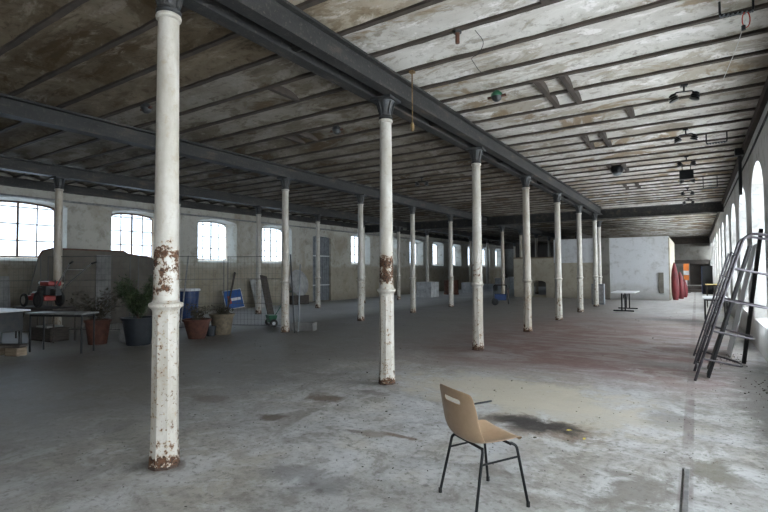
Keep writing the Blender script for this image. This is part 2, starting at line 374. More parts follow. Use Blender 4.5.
def wall_holes(name, plane, x0, x1, u0, u1, z0, z1, holes, m):
    """wall across plane 'X' or 'Y', from x0 (room face) to x1 (outer face); every hole = (centre, inner half, outer half, sill, spring, crown)"""
    bm = NB(); P = (lambda d, u, z: (d, u, z)) if plane == 'X' else (lambda d, u, z: (u, d, z))
    def loop(h, k):
        cy, hw, sill, spr, crn = h[0], h[1 + k], h[3], h[4], h[5]
        if k: spr -= .06; crn -= .06; sill += .12
        L = [(cy - hw, sill), (cy + hw, sill)]; n = 10
        for i in range(n + 1):
            a = PI * i / n; L.append((cy + hw * math.cos(a), spr + (crn - spr) * math.sin(a)))
        return L
    outer = [(u0, z0), (u1, z0), (u1, z1), (u0, z1)]
    R_ = []
    for k, d in ((0, x0), (1, x1)):
        loops = [outer] + [loop(h, k) for h in holes]
        V = [[bm.verts.new(P(d, u, z)) for u, z in L] for L in loops]; flat = [v for L in V for v in L]
        for tr in tessellate_polygon([[Vector((u, z, 0)) for u, z in L] for L in loops]):
            try: bm.faces.new([flat[i] for i in tr])
            except ValueError: pass
        R_.append(V)
    for A, B in zip(*R_):
        n = len(A)
        for i in range(n): bm.faces.new((A[i], A[(i + 1) % n], B[(i + 1) % n], B[i]))
    bmesh.ops.triangulate(bm, faces=bm.faces)
    return struct(name, bm, m, smooth=0)

LY = [9.84 + S * k for k in range(-1, 12) if k != 3]          # window centres in the left wall (k=3 is the grey door)
LH = [(y, 1.0, .82, 2.05, 3.76, 3.92) for y in LY if abs(y - 6.33) > .1] + [(6.22, 1.2, 1.05, 2.02, 3.78, 3.95)]
DOOR_Y = 20.2
lh = LH + [(DOOR_Y, .75, .70, 0.02, 3.5, 3.62)]
wall_holes('wall_left', 'X', XL, XL - .55, YB, YF, 0, 4.75, lh, 'wall_left')
RY = [11.75 + S * k for k in range(-5, 11)]
RH = [(y, 1.12, .84, .6, 3.05, 3.74) for y in RY]
wall_holes('wall_right', 'X', XR, XR + .50, YB, YF, 0, 4.75, RH, 'wall_right')
BX = []
BH = [(x, 1.05, .95, .8, 3.3, 3.8) for x in BX]
wall_holes('wall_back', 'Y', YB, YB - .5, XL - .55, XR + .50, 0, 4.75, BH, 'wall_right')
wall_holes('wall_far', 'Y', YF, YF + .4, XL - .55, XR + .50, 0, 4.75, [(0.05, .55, .5, .02, 2.3, 2.85)], 'wall_far')

WN = [0]
def window(plane, xin, xo, h, bars, rows, m):
    """sash of rusty glazing bars with one sheet of panes; xo = outer face of the wall"""
    WN[0] += 1
    P = (lambda d, u, z: (d, u, z)) if plane == 'X' else (lambda d, u, z: (u, d, z))
    cy, hw, sill, spr, crn = h[0], h[2], h[3] + .12, h[4] - .06, h[5] - .06
    top = lambda u: spr + (crn - spr) * math.sqrt(max(0, 1 - ((u - cy) / hw) ** 2))
    sgn = -1 if xo > xin else 1; d = xo + sgn * .06
    bm = NB()
    out = [(cy - hw + .02, sill + .02), (cy + hw - .02, sill + .02)] + [(cy + (hw - .02) * math.cos(PI * i / 10), spr + (crn - spr - .02) * math.sin(PI * i / 10)) for i in range(11)]
    tube(bm, [P(d, u, z) for u, z in out], .032, 4, close=True)
    fr = struct('window_%d' % WN[0], bm, m, smooth=0)
    bm = NB()
    for i in range(1, bars):
        u = cy - hw + 2 * hw * i / bars; wd = .06 if i == bars // 2 else .032
        zt = top(u); a, b = P(d, u, sill), P(d, u, zt)
        box(bm, [(q + r) / 2 for q, r in zip(a, b)], (.03, wd, zt - sill) if plane == 'X' else (wd, .03, zt - sill))
    for j in range(1, rows + 1):
        z = sill + (spr - sill) * j / rows if rows < 5 else sill + (crn - sill) * j / (rows + 1)
        hh = hw if z <= spr else hw * math.sqrt(max(0, 1 - ((z - spr) / (crn - spr)) ** 2))
        if z > crn - .08 or (j == rows and rows < 5 and crn - spr < .1): continue
        box(bm, P(d, cy, z), (.028, 2 * hh, .034) if plane == 'X' else (2 * hh, .028, .034))
    obj('glazing_bars', bm, m, fr, 0)
    bm = NB(); dg = d - sgn * .008
    for dd in (dg, dg - sgn * .004):
        bm.faces.new([bm.verts.new(P(dd, u, z)) for u, z in out])
    obj('panes', bm, 'dim_glass' if plane == 'X' and xo < xin else 'glass', fr, 0)
    # portal: tells the renderer where the sky comes in, gives no light of its own
    ld = bpy.data.lights.new('window_portal', 'AREA'); ld.shape = 'RECTANGLE'; ld.size = 2 * hw; ld.size_y = crn - sill
    ld.cycles.is_portal = True
    lo = bpy.data.objects.new('window_portal', ld); col.objects.link(lo)
    lo.location = P(xo - sgn * .02, cy, (sill + crn) / 2)
    nx = Vector(P(sgn, 0, 0)) if plane == 'X' else Vector((0, sgn, 0))
    lo.rotation_euler = nx.to_track_quat('-Z', 'Z').to_euler()
for i, h in enumerate(LH): window('X', XL, XL - .55, h, 4, 3, 'window_iron' if i % 3 == 0 or abs(h[0] - 6.22) < .1 else 'window_iron_white')
for h in RH: window('X', XR, XR + .50, h, 4, 5, 'window_iron_white')
for h in BH: window('Y', YB, YB - .5, h, 4, 4, 'window_iron_white')

# doors
bm = NB(); box(bm, (XL - .12, DOOR_Y, 1.8), (.06, 1.46, 3.58))
for k in range(9): box(bm, (XL - .08, DOOR_Y - .66 + k * .165, 1.8), (.03, .03, 3.5))
d1 = struct('door_1', bm, 'grey_metal', smooth=0)
bm = NB()
for z in (.9, 2.5): box(bm, (XL - .05, DOOR_Y, z), (.03, 1.4, .06))
obj('door_bar', bm, 'white_plastic', d1, 0)
bm = NB(); box(bm, (0.05, YF + .2, 1.35), (1.04, .05, 2.66)); struct('door_2', bm, 'dark_wood', smooth=0)

# vaulted ceiling: shallow plaster jack arches between the joists
bm = NB(); prof = []
JP = S / 5; yj = [Y0 + JP * k for k in range(-15, 32)]
yj[0] = YB - .5
ys = yj[:]
while ys[-1] < YF: ys.append(ys[-1] + JP * 2.0)
ys[-1] = YF + .4
for a, b in zip(ys, ys[1:]):
    big = (b - a) > JP * 1.5
    for i in range(8 if not big else 10):
        q = i / (8 if not big else 10); prof.append((a + (b - a) * q, ZC + (.10 if not big else .16) * math.sin(PI * q) ** .8))
prof.append((ys[-1], ZC))
xs = [XL - .55 + (XR + .50 - XL + .55) * i / 60 for i in range(61)]
grid = []
for x in xs:
    grid.append([bm.verts.new((x, y, z + .012 * noise.noise(Vector((x * 1.3, y * 1.3, 2))))) for y, z in prof])
for i in range(60):
    for j in range(len(prof) - 1): bm.faces.new((grid[i][j], grid[i][j + 1], grid[i + 1][j + 1], grid[i + 1][j]))
ce = struct('ceiling', bm, 'ceiling', smooth=50)
so = ce.modifiers.new('thickness', 'SOLIDIFY'); so.thickness = .1; so.offset = 1

TN = [0]
def trim(bm, m, smooth=0):
    TN[0] += 1; return struct('trim_%d' % TN[0], bm, m, smooth=smooth)
def rough_bar(bm, y, z0, z1, wdt, seed, x0=XL, x1=XR, n=90):
    """joist with a ragged plaster line: the lower flange wanders slightly"""
    ring = []
    for i in range(n + 1):
        x = x0 + (x1 - x0) * i / n
        a = .010 * noise.noise(Vector((x * 5, seed * 3.7, 0))); b = .010 * noise.noise(Vector((x * 5, seed * 3.7, 9)))
        c_ = .008 * noise.noise(Vector((x * 3, seed, 5)))
        ring.append([bm.verts.new(q) for q in ((x, y - wdt / 2 + a, z0 + c_), (x, y + wdt / 2 + b, z0 + c_), (x, y + wdt / 2 + b, z1), (x, y - wdt / 2 + a, z1))])
    for r0, r1 in zip(ring, ring[1:]):
        for j in range(4): bm.faces.new((r0[j], r0[(j + 1) % 4], r1[(j + 1) % 4], r1[j]))
    bm.faces.new(ring[0][::-1]); bm.faces.new(ring[-1])
for i, y in enumerate(yj[1:]):
    if y > 24.0: continue
    bm = NB(); rough_bar(bm, y, ZJ, ZC + .03, .07, i); trim(bm, 'joist')
for i, y in enumerate(ys[48:-1]):
    bm = NB(); rough_bar(bm, y, ZJ, ZC + .03, .07, i + 80, n=20); trim(bm, 'joist')
# short trimmer pairs that frame old openings near the double girder
for (x, ya, yb) in [(-2.02, 3.83, 4.54), (-1.66, 3.83, 4.54), (-1.3, 4.54, 5.24), (-2.0, 7.34, 8.75), (-1.63, 7.34, 8.75), (-2.0, 10.85, 12.25), (-1.63, 10.85, 12.25),
                    (-2.0, 14.36, 15.76), (-1.63, 14.36, 15.76), (-2.0, 17.87, 19.27), (-1.63, 17.87, 19.27), (-.95, 9.45, 10.15), (-7.4, 7.34, 8.05), (-7.0, 7.34, 8.05), (-5.6, 5.24, 5.94), (-11.5, 8.75, 9.45)]:
    bm = NB(); box(bm, (x, (ya + yb) / 2, ZJ + .055), (.085, yb - ya - .06, .11)); trim(bm, 'joist')
# beam and ledge along the left wall, end walls' plates
bm = NB(); sweep(bm, ibeam(.16, .26), (XL + .10, YB, 4.26), (XL + .10, YF, 4.26)); trim(bm, 'girder')
bm = NB(); box(bm, (XR - .03, (YB + YF) / 2, 4.42), (.10, YF - YB, .14)); trim(bm, 'joist')
bm = NB(); box(bm, ((XL + XR) / 2, YF - .15, 4.2), (XR - XL, .3, .55)); trim(bm, 'joist')

# girders ---------------------------------------------------------------
g = thing('double_girder', 'heavy double steel girder running over the nearest row of columns', 'girder', (XA, 0, 0))
for s in (-1, 1):
    bm = NB(); sweep(bm, ibeam(.17, ZG1 - ZG0, .03, .018), (s * .17, YB + .02, ZG0), (s * .17, 24.05, ZG0)); obj('i_beam', bm, 'girder', g, 0)
for k in range(-2, 7):
    bm = NB(); box(bm, (0, Y0 + S * k + 1.7, ZG0 + .16), (.33, .02, .24)); obj('spacer', bm, 'girder', g, 0)
bm = NB(); tube(bm, [(.20, YB + .1, ZG0 + .045), (.20, 24.0, ZG0 + .045)], .012, 8); obj('conduit', bm, 'dark_iron', g)
for nm, x, lb in (('girder', XB, 'long dark steel girder over the middle row of columns'), ('girder', XC, 'long dark steel girder over the row of columns nearest the far-left windows')):
    bm = NB(); sweep(bm, ibeam(.26, ZG1 - ZG0, .035, .05), (x, YB + .02, ZG0), (x, YF - 1.0, ZG0)); tag(obj(nm, bm, 'girder', smooth=0), lb, 'girder')
cg = thing('girder', 'dark steel cross girder running from wall to wall beyond the last near column', 'girder', (0, 24.22, 0))
for a, b in ((XL + .01, XC - .15), (XC + .15, XB - .15), (XB + .15, XR - .01)):
    bm = NB(); sweep(bm, ibeam(.24, .44, .03, .03), (a, 0, 4.04), (b, 0, 4.04)); obj('span', bm, 'girder', cg, 0)

# white room and low walls at the end ----------------------------------------
bm = NB(); box(bm, (-2.65, 33.0, 1.725), (2.86, 7.0, 3.45)); struct('wall_partition', bm, 'white_paint', smooth=0)
bm = NB(); box(bm, (-5.85, 33.05, 2.78), (2.6, 6.9, 1.40)); struct('wall_partition_left', bm, 'white_paint', smooth=0)
bm = NB(); box(bm, (-5.85, 33.05, 1.04), (2.6, 6.9, 2.08)); struct('wall_partition_base', bm, 'raw_plaster', smooth=0)
bm = NB(); box(bm, (-4.31, 29.55, 1.72), (.5, .5, 3.44)); struct('wall_pier', bm, 'wall_far', smooth=0)
bm = NB(); box(bm, (-1.19, 33.0, 1.7), (.06, 6.96, 3.35)); struct('wall_partition_side', bm, 'raw_plaster', smooth=0)
bm = NB(); box(bm, (-1.58, 29.46, .95), (.24, .08, 1.1)); trim(bm, 'wall_far')
wall_holes('wall_low', 'Y', 29.6, 29.95, -9.6, -7.17, 0, 2.38, [(-8.05, .42, .40, .02, .85, 1.05)], 'raw_plaster')
bm = NB(); box(bm, (-8.4, 29.75, 2.42), (2.45, .4, .08)); trim(bm, 'wood')
bm = NB(); box(bm, (-8.9, 49.2, 2.1), (13.6, .3, 4.2)); struct('wall_partition_dark', bm, 'dark_plaster', smooth=0)
bm = NB(); box(bm, (-7.2, 39.8, 2.2), (.2, 6.6, 4.4)); struct('wall_partition_back', bm, 'dark_plaster', smooth=0)
bm = NB(); box(bm, (-.05, 43.6, .22), (2.0, 3.4, .44)); box(bm, (-.05, 41.7, .1), (2.0, .5, .2)); trim(bm, 'dark_wood')
bm = NB(); box(bm, (.2, 47.0, 3.0), (2.0, .3, 1.1)); trim(bm, 'wall_far')
bm = NB(); box(bm, (-.35, 46.8, 2.3), (2.4, .25, .3)); trim(bm, 'dark_wood')
# concrete seam strip in the floor at the right
bm = NB(); box(bm, (-.095, 1.2, .004), (.03, 7.0, .012)); trim(bm, 'steel')

# ------------------------------------------------------------ columns
def make_column(name='cast_iron_column'):
    r = thing(name, '', 'column')
    bm = NB(); lathe(bm, [(.128, 0), (.127, .012), (.124, .022)], 8, rot0=PI / 8); obj('foot', bm, 'rust_foot', r, 20)
    bm = NB(); lathe(bm, [(.124, .018), (.120, .10), (.112, .22), (.109, .7), (.107, 1.32)], 8, rot0=PI / 8); obj('octagonal_base', bm, 'column', r, 20)
    bm = NB(); lathe(bm, [(.107, 1.29), (.108, 1.315), (.116, 1.335), (.133, 1.350), (.139, 1.357), (.139, 1.378), (.133, 1.386), (.112, 1.392), (.104, 1.41)], 32, capb=True); obj('collar', bm, 'column', r, 40)
    bm = NB(); lathe(bm, [(.104, 1.39), (.101, 1.7), (.096, 2.4), (.091, 3.2), (.087, 3.86)], 32); obj('shaft', bm, 'column', r, 40)
    bm = NB(); lathe(bm, [(.087, 3.855), (.104, 3.868), (.107, 3.885), (.102, 3.90), (.09, 3.908)], 32); obj('top_ring', bm, 'column', r, 40)
    bm = NB(); lathe(bm, [(.085, 3.905), (.105, 3.925), (.105, 3.94), (.082, 3.96), (.084, 4.03), (.10, 4.10), (.125, 4.15), (.14, 4.185)], 20)
    box(bm, (0, 0, 4.199), (.34, .34, .036))
    for k in range(8):
        a = PI / 4 * k + PI / 8; q = Matrix.Rotation(a, 4, 'Z') @ Matrix.Translation((.105, 0, 4.07)) @ Matrix.Rotation(R(15), 4, 'Y')
        box(bm, (0, 0, 0), (.028, .035, .20), q)
    obj('capital', bm, 'dark_iron', r, 30)
    return r
proto = make_column(); parts = [o for o in bpy.data.objects if o.parent == proto]
ORD = ['first', 'second', 'third', 'fourth', 'fifth', 'sixth', 'seventh', 'eighth', 'ninth', 'tenth', 'eleventh', 'twelfth', 'thirteenth']
used = False
def place_column(x, y, label, group, rust, dirt, sc=1.0, rz=0.0):
    global used
    if not used: r = proto; used = True; kids = parts
    else:
        r = proto.copy(); col.objects.link(r); kids = []
        for q in parts: c = q.copy(); c.parent = r; col.objects.link(c); kids.append(c)
    r.location = (x, y, 0); r.scale = (1, 1, sc); r.rotation_euler = (0, 0, rz)
    r['label'] = label; r['category'] = 'column'
    if group: r['group'] = group
    for q in kids: q.color = (rust, dirt, 0, 1)
    return r
ra = {0: (.85, .12), 1: (1.15, .12), 2: (.55, .15), 3: (.25, .55), 4: (.2, .2), 5: (.2, .15), 6: (.15, .1)}
desc = {0: 'biggest white iron column in front, rust flaking above its collar', 1: 'second white iron column, heavy rust band above its collar, right of the biggest one',
        2: 'third white iron column of the near row with a small rust patch at the collar', 3: 'fourth column of the near row, shaft yellowed and dirty',
        4: 'fifth white column of the near row, first in front of the white room', 5: 'sixth white column of the near row, in front of the white room',
        6: 'seventh white column of the near row, beside the grey box'}
for k in range(0, 7): place_column(XA, Y0 + S * k, desc[k], 'columns of the near row', *ra[k], rz=R(4 * k))
place_column(-3.96, 25.3, 'slim last column of the near row rising from the grey box', 'columns of the near row', .1, .1, .96)
for k in range(1, 11):
    lb = 'white iron column, %s from the left in the middle row' % ORD[k - 2]
    if k == 2: lb = 'white iron column of the middle row with two dark poles leaning on it'
    if k == 1: lb = 'middle row column hidden behind the biggest front column'
    place_column(XB, Y0 + S * k, lb, 'columns of the middle row', .15, .9 if k > 6 else .12 + .1 * (k % 3), rz=R(7 * k))
for k in range(1, 14):
    lb = 'slim pale iron column, %s from the left in the row by the far-left windows' % ORD[k - 1]
    if k == 1: lb = 'grey column at the left edge beside the widest window, above the dark board'
    place_column(XC, Y0 + S * k, lb, 'columns of the row by the left windows', .15, .75 if k in (1, 8, 9, 12) else .15, rz=R(5 * k))

# plinths round the far columns (split in two halves round the shaft would not show: hollow blocks)
def plinth(k, s, h, m, label, drum=False, dy=0.0):
    bm = NB(); y = Y0 + S * k + dy
    if drum:
        lathe(bm, [(.14, 0), (s, 0), (s * 1.02, .05), (s * .97, .1), (s * .97, h - .1), (s, h - .05), (s, h), (.14, h)], 24, c=(XC, y, 0), capb=False, capt=False)
    else:
        q = .135
        for (cx, cy, sx, sy) in ((-(s / 2 + q) / 2, 0, s / 2 - q, s), ((s / 2 + q) / 2, 0, s / 2 - q, s), (0, (s / 2 + q) / 2, 2 * q, s / 2 - q), (0, -(s / 2 + q) / 2, 2 * q, s / 2 - q)):
            box(bm, (XC + cx, y + cy, h / 2), (sx, sy, h))
    tag(obj('drum' if drum else 'concrete_block', bm, m, smooth=30 if drum else 0), label, 'drum' if drum else 'concrete block')
plinth(7, 1.05, .95, 'white_block', 'big white block round the foot of a far-left row column, nearest of the white blocks')
plinth(8, .52, 1.0, 'rust', 'rust-brown drum round a column foot right of the big white block', True)
plinth(9, 1.1, .75, 'white_block', 'low white block just left of the third near column')
plinth(10, 1.2, .55, 'white_block', 'lowest white block just right of the third near column')
plinth(11, 1.0, .98, 'white_block', 'white cube block at a column foot, left of the last two white cubes')
plinth(12, 1.05, 1.05, 'white_block', 'white cube block at a column foot, rightmost of the white blocks')

# ------------------------------------------------------------ the chair
ch = thing('plastic_chair', 'tan plastic shell chair with black tube legs alone on the concrete floor', 'chair', (-1.33, 3.315, 0), R(58))
prof = [(.226, .446), (.218, .455), (.19, .460), (.12, .452), (.03, .444), (-.07, .440), (-.15, .448), (-.198, .476), (-.222, .525), (-.232, .58), (-.240, .64), (-.247, .690), (-.252, .728), (-.257, .757), (-.263, .800), (-.267, .828)]
us = [-1, -.93, -.8, -.6, -.45, -.34, -.16, 0, .16, .34, .45, .6, .8, .93, 1]
hw = [.168, .196, .216, .220, .222, .224, .226, .228, .228, .226, .223, .220, .217, .214, .206, .182]
bm = NB(); G = []
n_ = len(prof)
for i, (px, pz) in enumerate(prof):
    row = []
    for u in us:
        y = u * hw[i]; e = abs(u) ** 3
        if i <= 6:   # seat: edges curl down at the front, up towards the back
            q = i / 6; dz = e * (.0 * (1 - q) + .040 * q) + .012 * abs(u) ** 2 * (1 if i > 1 else .3); dx = -.012 * e * (i == 0) - .02 * e * max(0, 1 - i / 2)
        else:        # back: edges wrap forward
            q = (i - 6) / (n_ - 7); dx = e * .045 * (1 - .6 * q) + .018 * u * u; dz = e * .030 * (1 - q) - .012 * e * (i == n_ - 1)
        row.append(bm.verts.new((px + dx, y, pz + dz)))
    G.append(row)
for i in range(n_ - 1):
    for j in range(len(us) - 1):
        if i == 12 and 4 <= j <= 9: continue     # hand slot
        bm.faces.new((G[i][j], G[i][j + 1], G[i + 1][j + 1], G[i + 1][j]))
sh = obj('shell', bm, 'chair_shell', ch, 0)
for p_ in sh.data.polygons: p_.use_smooth = True
m_ = sh.modifiers.new('thickness', 'SOLIDIFY'); m_.thickness = .007; m_.offset = -1
m_ = sh.modifiers.new('smooth', 'SUBSURF'); m_.levels = 2; m_.render_levels = 2
LEGS = {}
for s in (-1, 1):
    fr_top, rr_top = Vector((.125, s * .165, .438)), Vector((-.115, s * .165, .434))
    ft, rt = Vector((.225, s * .228, .014)), Vector((-.215, s * .222, .014))
    fk, rk = Vector((.160, s * .190, .420)), Vector((-.128, s * .188, .415))
    for a, k_, b in ((fr_top, fk, ft), (rr_top, rk, rt)):
        bm = NB(); tube(bm, rounded([a, k_, b], .03, 5), .0105, 12); lg = obj('leg', bm, 'black_metal', ch)
        bm = NB(); tube(bm, [b + Vector((0, 0, -.014)), b + Vector((0, 0, .02))], .0135, 12); obj('foot_cap', bm, 'dark_rubber', lg)
    z1, z2 = .345, .335
    pa = fk + (ft - fk) * ((fk.z - z1) / (fk.z - ft.z)); pb = rk + (rt - rk) * ((rk.z - z2) / (rk.z - rt.z))
    bm = NB(); tube(bm, [pa, pb], .0075, 10); obj('stretcher', bm, 'black_metal', ch)
for x in (.125, -.115):
    bm = NB(); tube(bm, [(x, -.172, .430), (x, .172, .430)], .0105, 10); obj('seat_bar', bm, 'black_metal', ch)

# ------------------------------------------------------------ leaning tube rack and boards at the right wall
UA, UB = (Vector((-.05, 8.50, 0)), Vector((.60, 8.50, 2.18))), (Vector((-.06, 9.30, 0)), Vector((.60, 9.30, 2.18)))
rk = thing('tubular_rack', 'tall grey tubular rack with five hoops leaning against the right-hand wall', 'rack', (0, 0, 0))
nrm = Vector((.97, 0, -.22)).normalized()
for a, b in (UA, UB):
    bm = NB(); tube(bm, rounded([a, b, b + nrm * .38], .22, 8), .020, 10)
    up_ = obj('upright', bm, 'rack_metal', rk)
    o2 = Vector((-.070, .0, .03)); bm = NB(); tube(bm, [a + o2 + (b - a) * .10, a + o2 + (b - a) * .86], .013, 8)
    for q in (.12, .3, .5, .7, .85): tube(bm, [a + (b - a) * q, a + o2 + (b - a) * q], .010, 6)
    obj('side_rail', bm, 'rack_metal', rk)
for zf, ln in ((.155, .50), (.345, .52), (.555, .55), (.765, .46)):
    a = UA[0] + (UA[1] - UA[0]) * zf; b = UB[0] + (UB[1] - UB[0]) * zf
    ln = min(ln, (XR - .05 - max(a.x, b.x)) / nrm.x)
    bm = NB(); tube(bm, rounded([a, a + nrm * ln + Vector((0, .22, 0)), b + nrm * ln - Vector((0, .22, 0)), b], .09, 6), .015, 10)
    obj('hoop', bm, 'rack_metal', rk)
bm = NB(); tube(bm, [UA[1] + nrm * .38, UB[1] + nrm * .38], .020, 10); obj('hoop', bm, 'rack_metal', rk)
for zf in (.07, .45, .86):
    a = UA[0] + (UA[1] - UA[0]) * zf; b = UB[0] + (UB[1] - UB[0]) * zf
    bm = NB(); tube(bm, [a, b], .013, 8); obj('cross_bar', bm, 'rack_metal', rk)
def plank(name, a, b, wy, th, m, label, cat):
    a, b = Vector(a), Vector(b); d = b - a; L = d.length; ax = d.normalized()
    yv = Vector((0, 1, 0)); yv = (yv - ax * yv.dot(ax)).normalized(); xv = yv.cross(ax)
    q = Matrix((xv, yv, ax)).transposed().to_4x4(); bm = NB(); box(bm, (a + b) / 2, (th, wy, L), q)
    return tag(obj(name, bm, m, smooth=0, bevel=.004), label, cat)
plank('board', (.12, 8.92, .01), (.68, 8.92, 2.0), .30, .04, 'black_board', 'wide black board leaning between the uprights of the tubular rack', 'board')
plank('board', (.13, 9.62, .01), (.70, 9.62, 1.9), .16, .03, 'dark_wood', 'narrow dark plank leaning just behind the tubular rack', 'board')
plank('post', (.66, 10.45, .01), (.955, 10.45, 2.35), .075, .06, 'black_board', 'black square post leaning upright right of the tubular rack', 'post')
plank('pale_sheet', (.50, 11.5, .01), (.95, 11.5, 2.12), 1.0, .02, 'white_plastic', 'pale sheet leaning below the nearest right-hand window', 'board')

# trestle tables at the right wall
def table(label, loc, rz, L, W, H, top, leg, tops=.03, group=None, name='table'):
    r = thing(name, label, 'table', loc, rz, group)
    bm = NB(); box(bm, (0, 0, H - tops / 2), (L, W, tops)); obj('tabletop', bm, top, r, 0, .004)
    bm = NB()
    for s in (-1, 1): box(bm, (0, s * (W / 2 - .06), H - tops - .025), (L - .14, .02, .048)); box(bm, (s * (L / 2 - .08), 0, H - tops - .025), (.02, W - .14, .048))
    obj('apron', bm, leg, r, 0)
    for sx in (-1, 1):
        for sy in (-1, 1):
            bm = NB(); tube(bm, [(sx * (L / 2 - .07), sy * (W / 2 - .06), 0), (sx * (L / 2 - .07), sy * (W / 2 - .06), H - tops - .02)], .018, 8); obj('leg', bm, leg, r)
    return r
table('small white-topped table with dark legs behind the tubular rack', (.48, 18.3, 0), PI / 2, 1.6, .66, .78, 'white_top', 'black_metal')
table('yellow-topped table by the right wall beyond the white-topped one', (.60, 25.6, 0), PI / 2, 1.3, .55, 1.0, 'yellow', 'dark_wood')

# pedestal table in front of the white room
r = thing('pedestal_table', 'white-topped table on two black pedestals in front of the white room', 'table', (-2.45, 21.9, 0), 0)
bm = NB(); box(bm, (0, 0, .745), (.86, 1.9, .035)); obj('tabletop', bm, 'white_top', r, 0, .006)
for s in (-1, 1):
    bm = NB(); box(bm, (0, s * .72, .03), (.74, .07, .05)); obj('pedestal_foot', bm, 'black_metal', r, 0, .008)
    bm = NB()
    for q in (-1, 1): box(bm, (q * .06, s * .72, .39), (.05, .05, .68))
    obj('leg', bm, 'black_metal', r, 0)
bm = NB(); box(bm, (0, 0, .60), (.03, 1.4, .14)); obj('rail', bm, 'black_metal', r, 0)

# red covers by the white room
def red_roll(x, y, rad, h, lean, label):
    bm = NB(); n = 20; prof = [(rad * .72, 0), (rad * .98, .15 * h), (rad * 1.05, .35 * h), (rad * .98, .6 * h), (rad * .72, .8 * h), (rad * .38, .93 * h), (rad * .10, 1.0 * h)]
    rings = []
    for rr, z in prof:
        rings.append([bm.verts.new((x + lean * z + rr * (1 + .10 * math.cos(5 * a)) * math.cos(a), y + rr * (1 + .10 * math.cos(5 * a + 1)) * math.sin(a), z)) for a in (2 * PI * j / n for j in range(n))])
    for a, b in zip(rings, rings[1:]):
        for j in range(n): bm.faces.new((a[j], a[(j + 1) % n], b[(j + 1) % n], b[j]))
    bm.faces.new(rings[0][::-1]); bm.faces.new(rings[-1])
    tag(obj('folded_parasol', bm, 'red_cloth', smooth=60), label, 'parasol', None)
red_roll(-.97, 30.5, .17, 2.05, -.02, 'tallest of the folded red parasols, against the corner of the white room')
red_roll(-.74, 31.8, .155, 1.55, -.03, 'middle folded red parasol beside the white room')
red_roll(-.60, 33.6, .15, 1.1, -.02, 'shortest folded red parasol, farthest from the corner of the white room')
r = thing('warning_post', 'orange and white warning post at the far end of the aisle', 'post', (-.60, 40.5, 0))
for z, m_, h_ in ((.45, 'white_plastic', .9), (1.08, 'orange', .36), (1.42, 'white_plastic', .3), (1.82, 'orange', .5)):
    bm = NB(); box(bm, (0, 0, z), (.32 if z > .5 else .10, .08, h_)); obj('panel', bm, m_, r, 0)
bm = NB(); lathe(bm, [(.25, 0), (.25, .06), (.07, .08)], 16); obj('base', bm, 'dark_rubber', r)
r = thing('cabinet', 'dark blue cabinet standing at the end of the right-hand wall', 'cabinet', (.62, 39.0, 0))
bm = NB(); box(bm, (0, 0, .95), (.6, .8, 1.9)); obj('body', bm, 'navy_pot', r, 0, .01)
for s in (-1, 1):
    bm = NB(); box(bm, (-.31, s * .2, .98), (.02, .38, 1.8)); obj('door', bm, 'blue_plastic', r, 0)

# grey box at the slim last column
r = thing('metal_box', 'grey metal box at the foot of the slim last near column', 'box', (-3.96, 24.95, 0))
bm = NB(); box(bm, (0, -.1, .5), (.56, .30, .98)); obj('body', bm, 'grey_metal', r, 0, .01)
bm = NB(); box(bm, (0, -.26, .5), (.48, .02, .86)); obj('door', bm, 'steel', r, 0)

# hand truck near the middle row
r = thing('hand_cart', 'small hand cart with dark frame, blue tray and rust-red end, beyond the near columns', 'cart', (-7.9, 22.3, 0), R(20))
for s in (-1, 1):
    bm = NB(); tube(bm, rounded([(-.35, s * .25, .05), (-.30, s * .25, .95), (.30, s * .25, .95), (.38, s * .25, .05)], .08), .022, 8); obj('side_frame', bm, 'black_metal' if s < 0 else 'rust', r)
    bm = NB(); tube(bm, [(-.25, s * .30, .16), (-.25, s * .34, .16)], .16, 18); obj('wheel', bm, 'dark_rubber', r)
bm = NB(); box(bm, (0, 0, .38), (.55, .44, .3)); obj('tray', bm, 'blue_plastic', r, 0, .02)
bm = NB(); box(bm, (.36, 0, .5), (.03, .5, .6)); obj('end_panel', bm, 'rust', r, 0)
bm = NB(); tube(bm, [(-.25, -.34, .16), (-.25, .34, .16)], .015, 8); obj('axle', bm, 'steel', r)

# ------------------------------------------------------------ mesh fence on the left
def fence(a, b, h, label):
    a, b = Vector((a[0], a[1], 0)), Vector((b[0], b[1], 0)); L = (b - a).length; d = (b - a).normalized()
    r = thing('wire_fence_panel', label, 'fence', a, math.atan2(d.y, d.x), 'wire fence panels on the left')
    for x in (.02, L - .02):
        bm = NB(); tube(bm, [(x, 0, 0), (x, 0, h)], .012, 8); obj('post', bm, 'galv', r)
    for z in (.14, h - .02):
        bm = NB(); tube(bm, [(.02, 0, z), (L - .02, 0, z)], .009, 6); obj('rail', bm, 'galv', r)
    bm = NB(); k = int(L / .10)
    for i in range(1, k): x = L * i / k; box(bm, (x, 0, (h + .12) / 2), (.0035, .0035, h - .14))
    k = int((h - .16) / .16)
    for i in range(1, k): box(bm, (L / 2, 0, .14 + (h - .16) * i / k), (L - .05, .0035, .0035))
    for z in (.75, 1.45): box(bm, (L / 2, .01, z), (L - .05, .008, .01))
    obj('wire_mesh', bm, 'galv', r, 0)
fence((-15.0, 3.0), (-14.7, 5.7), 2.1, 'wire mesh fence panel behind the white-topped cabinet at the left edge')
fence((-14.6, 5.8), (-12.5, 6.9), 2.1, 'wire mesh fence panel behind the steel table and first flower pots')
fence((-12.35, 7.0), (-11.3, 8.95), 2.1, 'wire mesh fence panel behind the pots, just right of the biggest column')
fence((-11.25, 9.0), (-9.66, 9.75), 2.1, 'wire mesh fence panel ending at the column with two leaning poles')

